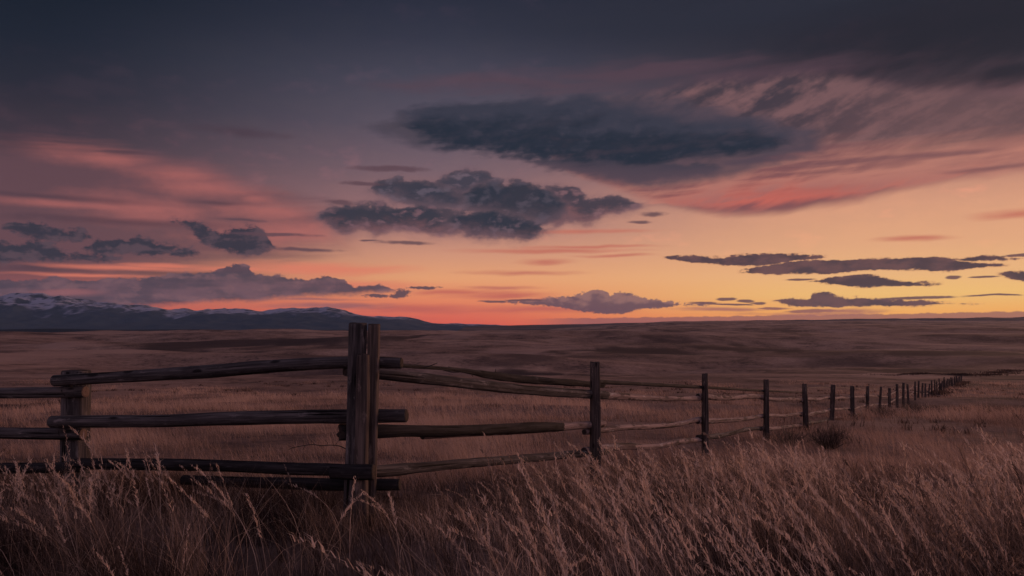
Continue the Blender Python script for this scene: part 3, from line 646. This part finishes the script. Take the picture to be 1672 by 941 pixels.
def span(n, drop0, drop1, r0, r1, dyy, over_=(.12, .12), mt=RAILW, sag=.03, parent=rf):
    a, b = np.array(tops[n]), np.array(tops[n+1]); a = a-(0, 0, drop0); b = b-(0, 0, drop1)
    d_ = (b-a)/np.linalg.norm(b-a); nrm = np.array((-d_[1], d_[0], 0)); a = a-d_*over_[0]+nrm*dyy; b = b+d_*over_[1]+nrm*dyy
    big = n < 8
    mids = [a+(b-a)*t+np.array((0, rs.normal(0, .02), rs.normal(0, .016)-sag*4*t*(1-t))) for t in (.25, .5, .75)]
    return child('rail', parent, log, [a, *mids, b], [r0, (r0+r1)/2*1.05, (r0+r1)/2*.94, (r0+r1)/2, r1], mt, seg=14 if big else 6, step=.06 if big else .8, lump=.10 if big else .04, groove=3 if big else 0, chew=.02 if big else 0)
for n in range(NP-1):
    off = .085
    span(n, .385+rs.normal(0, .02), .385+rs.normal(0, .02), rs.uniform(.040, .050), rs.uniform(.038, .048), off, sag=.02)
    span(n, .78+rs.normal(0, .025), .78+rs.normal(0, .025), rs.uniform(.038, .048), rs.uniform(.036, .046), off)
    if n < 8: span(n, 1.05+rs.normal(0, .02), 1.05+rs.normal(0, .02), rs.uniform(.042, .05), rs.uniform(.036, .046), off, sag=.0, mt=RAILW if n % 2 == 0 else WOOD)
child('top_pole', rf, log, [np.array(tops[n])-(.0, -.1, .225+.02*rs.normal()) for n in range(0, 4)], [.030, .026, .022, .012], DARKW, seg=10, step=.06, lump=.12)
child('top_wire', rf, log, [np.array(tops[n])-(.0, -.07, .10+.02*rs.normal()) for n in range(3, 12)], .006, WIRE, seg=5, step=.6, lump=0, groove=0)
# the bay between the corner post and the first thin post (lodged on the corner post: parts of the log fence)
x1, y1, z1 = tops[0]; YE = 9.12
rail([(564, 606, 5.6), (640, 613, 5.85), (740, 624, 6.5), (860, 637, 7.7), (990, 645.5, 9.4)], [.040, .044, .047, .05, .05], WOOD, groove=4, lump=.09)
rail([(557, 706, 5.62), (640, 704, 5.9), (740, 703.5, 6.55), (850, 699, 7.6), (917, 697, 8.4)], [.055, .052, .050, .052, .050], DARKW, groove=4, lump=.12, chew=.06)
rail([(690, 712, 6.3), (780, 706, 7.0), (870, 701, 7.9), (985, 692, 9.3)], [.030, .036, .042, .046], RAILW, lump=.10)
rail([(600, 770, 5.62), (640, 768, 5.9), (760, 757, 6.8), (870, 748, 8.0), (990, 737, 9.4)], [.045, .046, .046, .046, .044], WOOD, lump=.10, groove=3)
tw = rail([(640, 596, 6.0), (745, 604, 7.0), (800, 613, 7.6), (860, 620, 8.3), (985, 629, 10.)], [.016, .022, .034, .042, .040], DARKW, lump=.18, chew=.05)
for (x, y, Yd, dx_, dy_) in [(690, 600, 6.45, 24, -7), (745, 604, 7.0, -13, -5), (760, 607, 7.2, 12, 8), (806, 612, 7.65, 3, -9), (868, 620, 8.4, 2, -6), (900, 623, 8.8, -14, -4), (935, 625, 9.3, 3, -6), (720, 603, 6.8, 30, 5)]:
    p0 = at(x, y, Yd); p1 = at(x+dx_, y+dy_, Yd+.05); pm = (p0+p1)/2+rs.normal(0, .008, 3)
    o = child('twig', lf, tube, [p0, pm, p1], [.007, .005, .003], TWIG); o.parent = tw

# ------------------------------------------------------------------ grass
def ribbons(root, h, w, az, bend, tint, seg=4, side=None, curl=0.):
    """curved blades: root (N,3), height, width, direction they lean to, bend 0..1; returns V, F, tint"""
    N = len(root); t = np.linspace(0, 1, seg+1)
    hor = (bend*h)[:, None]*(t**1.9)[None]; ver = h[:, None]*(t[None]-.42*bend[:, None]**2*t[None]**2.6)
    ca, sa = np.cos(az)[:, None], np.sin(az)[:, None]
    if side is None: side = rng.uniform(0, 2*math.pi, N)
    wig = curl*h[:, None]*np.sin(t[None]*3+rng.uniform(0, 6, N)[:, None])*t[None]
    cx = root[:, :1]+hor*ca-wig*sa; cy = root[:, 1:2]+hor*sa+wig*ca; cz = root[:, 2:3]+ver
    ww = (w[:, None]*np.array([1-.92*x**1.5 for x in t])[None])/2
    ox = ww*np.cos(side)[:, None]; oy = ww*np.sin(side)[:, None]
    V = np.stack([np.stack([cx-ox, cy-oy, cz], -1), np.stack([cx+ox, cy+oy, cz], -1)], 2)     # N, seg+1, 2, 3
    base = (np.arange(N)*(seg+1)*2)[:, None]; k = np.arange(seg)[None]*2
    Fq = np.stack([base+k, base+k+1, base+k+3, base+k+2], -1).reshape(-1, 4)
    return V.reshape(-1, 3), Fq, np.repeat(tint, (seg+1)*2), np.stack([cx, cy, cz], -1)
class Acc:
    def __init__(s): s.V, s.F, s.T, s.n = [], [], [], 0
    def add(s, V, Fq, T): s.V.append(V); s.F.append(Fq+s.n); s.T.append(T); s.n += len(V)
    def build(s, name, material):
        return mesh_np(name, np.vstack(s.V), np.vstack(s.F), [material], attrs={'tint': ('FLOAT', np.concatenate(s.T))}, smooth=False)
def tufts(Xc, Yc, per, hgt, wid, spread, lean, bendm, tintc, seg):
    n = len(Xc); id_ = np.repeat(np.arange(n), per); N = len(id_)
    rr_ = np.abs(rng.normal(0, 1, N))*spread[id_]; aa = rng.uniform(0, 2*math.pi, N)
    x = Xc[id_]+rr_*np.cos(aa); y = Yc[id_]+rr_*np.sin(aa); z = zt(x, y)-.02
    h = hgt[id_]*rng.uniform(.45, 1.1, N); w = wid[id_]*rng.uniform(.6, 1.3, N)
    az = lean[id_]+rng.normal(0, .75, N); bd = np.clip(bendm[id_]+rng.normal(0, .22, N), .03, 1.1)
    ti = np.clip(tintc[id_]+rng.normal(0, .21, N), 0, 1)
    return np.stack([x, y, z], -1), h, w, az, bd, ti
WIND = math.pi*.93      # stems lean to the left
def hmap(X, Y):
    """how tall the near grass grows"""
    hh_ = .44+.62*fbm(X/.8, Y/.8, 3, 51)
    hh_ = hh_+.16*sstep(X, .2, 2.2)*(1-sstep(Y, 8, 11))+.10*np.exp(-((X+3.2)/1.3)**2-((Y-5.2)/1.2)**2)+.08*np.exp(-((X+4.5)/1.3)**2-((Y-5.2)/1.6)**2)
    hh_ = hh_-.14*np.exp(-((X+1.0)/.50)**2-((Y-4.6)/1.2)**2)-.14*np.exp(-((X-.1)/.5)**2-((Y-6.2)/1.5)**2)
    # top line of the near stand, capped along sight lines from the camera
    u = np.array([-.75, -.67, -.59, -.48, -.40, -.31, -.22, -.19, -.155, -.11, -.06, .05, .13, .25, .29, .395, .435, .49, .58, .63, .67, .8])
    v = np.array([190, 228, 232, 215, 232, 232, 246, 256, 258, 270, 268, 226, 214, 212, 213, 206, 230, 248, 250, 222, 198, 192])/F
    cap = H-np.interp(X/np.maximum(Y, .5), u, v)*Y-zt(X, Y)
    return np.clip(np.minimum(hh_*1.12, cap*.90), .07, .95)
acc = Acc()
def sample_fan(n, Ya, Yb, lim=.80, pw=1.5):
    t = rng.uniform(0, 1, n); Yq = (Ya**pw+t*(Yb**pw-Ya**pw))**(1/pw); Xq = rng.uniform(-lim, lim, n)*Yq; return Xq, Yq
# near grass
Xc, Yc = sample_fan(6200, 2.0, 12.5); hm = hmap(Xc, Yc)
dens = rng.uniform(0, 1, len(Xc)) < (.06+.94*sstep(fbm(Xc/.9, Yc/.9, 3, 71), -.16, .18))
Xc, Yc, hm = Xc[dens], Yc[dens], hm[dens]; n = len(Xc)
gr = tufts(Xc, Yc, 26, hm, rng.uniform(.0022, .0040, n)*(1+Yc/16), rng.uniform(.04, .12, n), WIND+rng.normal(0, .8, n), rng.uniform(.1, .75, n), np.clip(.36+1.15*fbm(Xc/.7, Yc/.7, 3, 91)+.10*sstep(Xc, .5, 3), 0, 1), 4)
V_, F_, T_, _ = ribbons(*gr, seg=4, curl=.11); acc.add(V_, F_, T_)
# thin dead litter low down, lying in all directions
Xc, Yc = sample_fan(26000, 2.0, 11.); n = len(Xc)
V_, F_, T_, _ = ribbons(np.stack([Xc, Yc, zt(Xc, Yc)], -1), rng.uniform(.10, .30, n), rng.uniform(.002, .004, n), rng.uniform(0, 6.28, n), rng.uniform(.5, 1.1, n), rng.uniform(0, .38, n), seg=3, curl=.1); acc.add(V_, F_, T_)
# rank grass round the feet of the near posts
Xc = np.r_[rng.normal(-1.05, .32, 46), rng.normal(-3.6, .3, 26)]; Yc = np.r_[rng.normal(5.0, .17, 46), rng.normal(5.95, .16, 26)]; n = len(Xc)
gr = tufts(Xc, Yc, 26, rng.uniform(.14, .36, n), rng.uniform(.003, .0045, n), rng.uniform(.03, .08, n), WIND+rng.normal(0, 1.2, n), rng.uniform(.2, .9, n), rng.uniform(.08, .5, n), 4)
V_, F_, T_, _ = ribbons(*gr, seg=4, curl=.12); acc.add(V_, F_, T_)
# broken, flattened and leaning dead stems, pale and dark
Xc, Yc = sample_fan(5200, 2.1, 10.5); hm = hmap(Xc, Yc); n = len(Xc)
V_, F_, T_, _ = ribbons(np.stack([Xc, Yc, zt(Xc, Yc)], -1), np.clip(hm*rng.uniform(.6, 1.25, n), .1, .8), rng.uniform(.0022, .0042, n), rng.uniform(0, 6.28, n), rng.uniform(.2, 1.15, n), np.clip(rng.normal(.6, .25, n), .05, 1), seg=5, curl=.16); acc.add(V_, F_, T_)
# flowering stems with drooping, one-sided plumes
Xc, Yc = sample_fan(5200, 2.3, 12., .78, 1.35); hm = hmap(Xc, Yc)
keep = rng.uniform(0, 1, len(Xc)) < np.clip(.10+.48*sstep(Xc/Yc, -.12, .12)+.5*np.exp(-((Xc+3.0)/1.1)**2)+.35*np.exp(-((Xc+4.3)/.6)**2), 0, 1)*sstep(hm, .22, .42)
Xc, Yc, hm = Xc[keep], Yc[keep], hm[keep]; n = len(Xc)
hs = hm*rng.uniform(1.0, 1.28, n)+rng.exponential(.045, n); bs = rng.uniform(.12, .85, n); azs = WIND+rng.normal(0, .8, n); ts = np.clip(.55+.9*fbm(Xc/.9, Yc/.9, 3, 95)+.15*sstep(Xc, .5, 3)+rng.normal(0, .12, n), .1, 1)
V_, F_, T_, CL = ribbons(np.stack([Xc, Yc, zt(Xc, Yc)-.02], -1), hs, np.full(n, .0036)*(1+Yc/20), azs, bs, ts, seg=8, curl=.03); acc.add(V_, F_, T_)
# a few tall ripe stems close to the camera on the right
m_ = 130; yx = rng.uniform(2.5, 4.6, m_); xx = rng.uniform(.12, .70, m_)*yx
CLx = CL; Xc = np.r_[Xc, xx]; Yc = np.r_[Yc, yx]; hx = np.minimum(rng.uniform(.55, .9, m_), (H-.17*yx)-zt(xx, yx)-.08); ax = WIND+rng.normal(0, .4, m_); tx = rng.uniform(.7, 1.0, m_)
V_, F_, T_, CL2 = ribbons(np.stack([xx, yx, zt(xx, yx)-.02], -1), hx, np.full(m_, .0036), ax, rng.uniform(.3, .65, m_), tx, seg=8, curl=.03); acc.add(V_, F_, T_)
CL = np.concatenate([CLx, CL2]); hs = np.r_[hs, hx]; azs = np.r_[azs, ax]; ts = np.r_[ts, tx]; n = len(Xc)
K = 46
id_ = np.repeat(np.arange(n), K); tt = rng.uniform(.62, 1.0, n*K); seg_ = tt*8; i0 = np.minimum(seg_.astype(int), 7); fr = (seg_-i0)[:, None]
pr = CL[id_, i0]*(1-fr)+CL[id_, i0+1]*fr; pr += rng.normal(0, .003, pr.shape)
ln = rng.uniform(.5, 1.25, n)[id_]*rng.uniform(.018, .050, n*K)*(1.25-.6*(tt-.62)/.38)*(hs[id_]/.6)
V_, F_, T_, _ = ribbons(pr, ln, rng.uniform(.0028, .0052, n*K)*(1+Yc[id_]/16), azs[id_]+rng.normal(0, .9, n*K), rng.uniform(.5, 1.2, n*K), np.clip(ts[id_]+.22+rng.normal(0, .14, n*K), 0, 1), seg=2); acc.add(V_, F_, T_)
o = acc.build('tall_grass', STRAW); tag(o, 'tall dry grass with drooping seed plumes in the foreground', 'grass', kind='stuff')

acc = Acc()
# meadow behind the fence: tufts get wider and fewer with distance
for (ya, yb_, cnt, per, hh0, w0, sg) in [(8, 24, 10000, 14, .26, .006, 3), (22, 60, 15000, 9, .32, .013, 2), (55, 170, 17000, 6, .40, .032, 2)]:
    Xc, Yc = sample_fan(cnt, ya, yb_, .85, 1.2); pat = fbm(Xc/(2+Yc*.05), Yc/(2+Yc*.07), 4, 13)
    kp = rng.uniform(0, 1, cnt) < np.clip(.08+1.0*sstep(pat, -.22, .2), 0, 1)
    Xc, Yc, pat = Xc[kp], Yc[kp], pat[kp]; n = len(Xc)
    hm = np.clip(hh0*(1+1.1*pat)*rng.uniform(.6, 1.25, n), .06, .6)
    ox = fence_xy((Yc/9-1)/.397)[0]; hm = np.where((Xc > ox) & (Yc < 18), hm*.8, hm)
    gr = tufts(Xc, Yc, per, hm, np.full(n, w0)*rng.uniform(.6, 1.4, n), rng.uniform(.08, .22, n)*(1+Yc/40), WIND+rng.normal(0, .4, n), rng.uniform(.3, .8, n), np.clip(.5+1.0*pat, .03, 1), sg)
    V_, F_, T_, _ = ribbons(*gr, seg=sg); acc.add(V_, F_, T_)
# dark tussocks scattered over the slope
Xc, Yc = sample_fan(1500, 9, 150, .85, 1.15); kp = rng.uniform(0, 1, 1500) < sstep(fbm(Xc/14, Yc/18, 3, 23), -.05, .25); Xc, Yc = Xc[kp], Yc[kp]; n = len(Xc)
gr = tufts(Xc, Yc, 26, rng.uniform(.14, .34, n)*(1+Yc/250), rng.uniform(.007, .012, n)*(1+Yc/16), rng.uniform(.10, .32, n)*(1+Yc/90), rng.uniform(0, 6.28, n), rng.uniform(.3, .9, n), rng.uniform(-.1, .12, n), 2)
V_, F_, T_, _ = ribbons(*gr, seg=2); acc.add(V_, F_, T_)
o = acc.build('meadow_grass', MEADOW); tag(o, 'short dry meadow grass on the slope behind the fences', 'grass', kind='stuff')

# brush growing along the far fence and along the dry creek beyond its corner
def on_ground(xp, yp):
    """where the sight line of a photograph pixel meets the ground"""
    Yq = np.geomspace(8, 3000, 1500); zq = zt((xp-836)/F*Yq, Yq); k = np.argmax(zq >= H-(yp-530)/F*Yq)
    return (xp-836)/F*Yq[k], Yq[k]
acc = Acc()
fl = [fence_xy(n_) for n_ in np.linspace(16, 46, 40)]
for pl, hh_, wd, cnt in [([(x_+.03*y_*.2, y_) for x_, y_ in fl], .45, .5, 900), ([on_ground(*p_) for p_ in [(1574, 614), (1552, 611), (1520, 610.5), (1480, 611.5), (1430, 613)]], .8, 2.0, 2000),
                         ([on_ground(*p_) for p_ in [(1574, 614.5), (1600, 613), (1625, 610), (1645, 607), (1690, 604)]], 1.0, 2.4, 2600)]:
    pl = np.array(pl); t_ = np.r_[0, np.cumsum(np.linalg.norm(np.diff(pl, axis=0), axis=1))]; q_ = rng.uniform(0, t_[-1], cnt)
    x_ = np.interp(q_, t_, pl[:, 0])+rng.normal(0, wd, cnt); y_ = np.interp(q_, t_, pl[:, 1])+rng.normal(0, wd, cnt)
    dn = np.clip(.55+1.3*fbm(x_/6, y_/6, 2, 5), .1, 1.2)
    V_, F_, T_, _ = ribbons(np.stack([x_, y_, zt(x_, y_)-.05], -1), hh_*dn*rng.uniform(.5, 1.1, cnt), rng.uniform(.18, .5, cnt), rng.uniform(0, 6.28, cnt), rng.uniform(.2, .8, cnt), rng.uniform(0, .6, cnt), seg=2); acc.add(V_, F_, T_)
o = acc.build('creek_brush', BRUSH); tag(o, 'dark brush line along the far fence and dry creek', 'brush', kind='stuff')

# ------------------------------------------------------------------ sagebrush
def shrub(xp, Yd, wid, hgt, label, spiky=.5, seed=1):
    rs_ = np.random.default_rng(seed); x = (xp-836)/F*Yd; z0 = float(zt(x, Yd))-.03
    root = empty('sagebrush', (x, Yd, z0)); tag(root, label, 'shrub', 'sagebrush clumps by the fence')
    nb = 90; segs = []
    Vs, Fs, Ts, nn_ = [], [], [], 0
    az = rs_.uniform(0, 2*math.pi, nb); sp_ = rs_.uniform(.1, 1.0, nb)
    h = hgt*rs_.uniform(.55, 1.08, nb); tip = np.stack([np.cos(az)*sp_*wid/2, np.sin(az)*sp_*wid/2, h*np.sqrt(1-.55*sp_**2)], -1)
    bs_ = np.stack([np.cos(az)*.05*wid, np.sin(az)*.05*wid, np.zeros(nb)], -1)
    V = []; Fq = []
    for i in range(nb):                         # woody stems: bent three-sided rods
        ctr = [bs_[i], bs_[i]*.5+tip[i]*.5+np.array((0, 0, .10*hgt))+rs_.normal(0, .02, 3), tip[i]]
        b0 = len(V)
        for k_, cpt in enumerate(ctr):
            for a_ in (0, 2.1, 4.2): V.append(cpt+(.010-.004*k_)*np.array((math.cos(a_), math.sin(a_), 0)))
        for k_ in range(2):
            for a_ in range(3): Fq.append((b0+k_*3+a_, b0+k_*3+(a_+1) % 3, b0+k_*3+3+(a_+1) % 3, b0+k_*3+3+a_))
    mesh_np('branch', V, Fq, [TWIG], root)
    nl = 900; i = rs_.integers(0, nb, nl); t = rs_.uniform(.35, 1.03, nl)[:, None]
    mid2 = bs_*.5+tip*.5+np.array((0, 0, .10*hgt)); p = np.where(t < .5, bs_[i]+(mid2[i]-bs_[i])*t*2, mid2[i]+(tip[i]-mid2[i])*(t*2-1))+rs_.normal(0, .035*wid, (nl, 3))
    p[:, 2] = np.abs(p[:, 2])
    V_, F_, T_, _ = ribbons(p, rs_.uniform(.03, .085, nl)*(1+spiky), np.full(nl, .008), rs_.uniform(0, 6.28, nl), rs_.uniform(.1, .7, nl), rs_.uniform(0, 1, nl), seg=2)
    mesh_np('foliage', V_, F_, [SAGE], root, attrs={'tint': ('FLOAT', T_)}, smooth=False)
shrub(1352, 14.6, 1.15, .46, 'spiky dark sagebrush bush with bare upright twigs, right of the fourth thin post', 1., 1)
shrub(1288, 15.4, 1.5, .34, 'low rounded dark bush at the foot of the third thin post', .2, 2)
shrub(1492, 30., 1.9, .45, 'wide dark low bush in the grass right of the far fence posts', .3, 3)
shrub(1440, 27., 1.4, .42, 'small dark bush close under the shrinking far posts', .3, 4)
shrub(1622, 33., 2.6, .40, 'broad flat dark bush farthest to the right on the open slope', .3, 5)

# ------------------------------------------------------------------ evening haze lying over the plain
mh = bpy.data.materials.new('haze'); mh.use_nodes = True; t = mh.node_tree; t.nodes.clear(); q = G(t)
vo = q.new('ShaderNodeVolumePrincipled'); q.put(vo.inputs['Color'], (.45, .68, 1.0)); q.put(vo.inputs['Density'], HAZE); q.put(vo.inputs['Anisotropy'], .0)
ho = q.new('ShaderNodeOutputMaterial'); t.links.new(vo.outputs[0], ho.inputs['Volume'])
bx = np.array([(x, y, z) for z in (-420, 640) for x, y in ((-18000, -15000), (18000, -15000), (18000, 17500), (-18000, 17500))], float)
hz = mesh_np('haze', bx, [(3, 2, 1, 0), (4, 5, 6, 7), (0, 1, 5, 4), (1, 2, 6, 5), (2, 3, 7, 6), (3, 0, 4, 7)], [mh], smooth=False)
tag(hz, 'thin blue evening haze over the whole plain', 'haze', kind='stuff')

# ------------------------------------------------------------------ a bare dead branch caught in the grass beside the corner post
db = empty('dead_branch', tuple(at(556, 745, 6.3))); tag(db, 'bare thorny dead branch sticking out of the grass left of the corner post', 'branch')
pts_ = [(572, 738), (556, 729), (540, 727), (525, 728), (510, 726), (495, 728), (480, 731), (470, 735)]
child('branch', db, tube, [at(x, y, 6.3+.01*i) for i, (x, y) in enumerate(pts_)], [.005, .0045, .004, .004, .0035, .0035, .003, .002], TWIG)
for (x, y), (x2, y2) in [((548, 726), (551, 721)), ((535, 725), (531, 719)), ((522, 727), (526, 733)), ((512, 725), (508, 720)), ((498, 727), (494, 735)), ((480, 732), (470, 728))]:
    child('thorn', db, tube, [at(x, y, 6.33), at((x+x2)/2+1, (y+y2)/2, 6.33), at(x2, y2, 6.34)], [.0028, .002, .0015], TWIG)
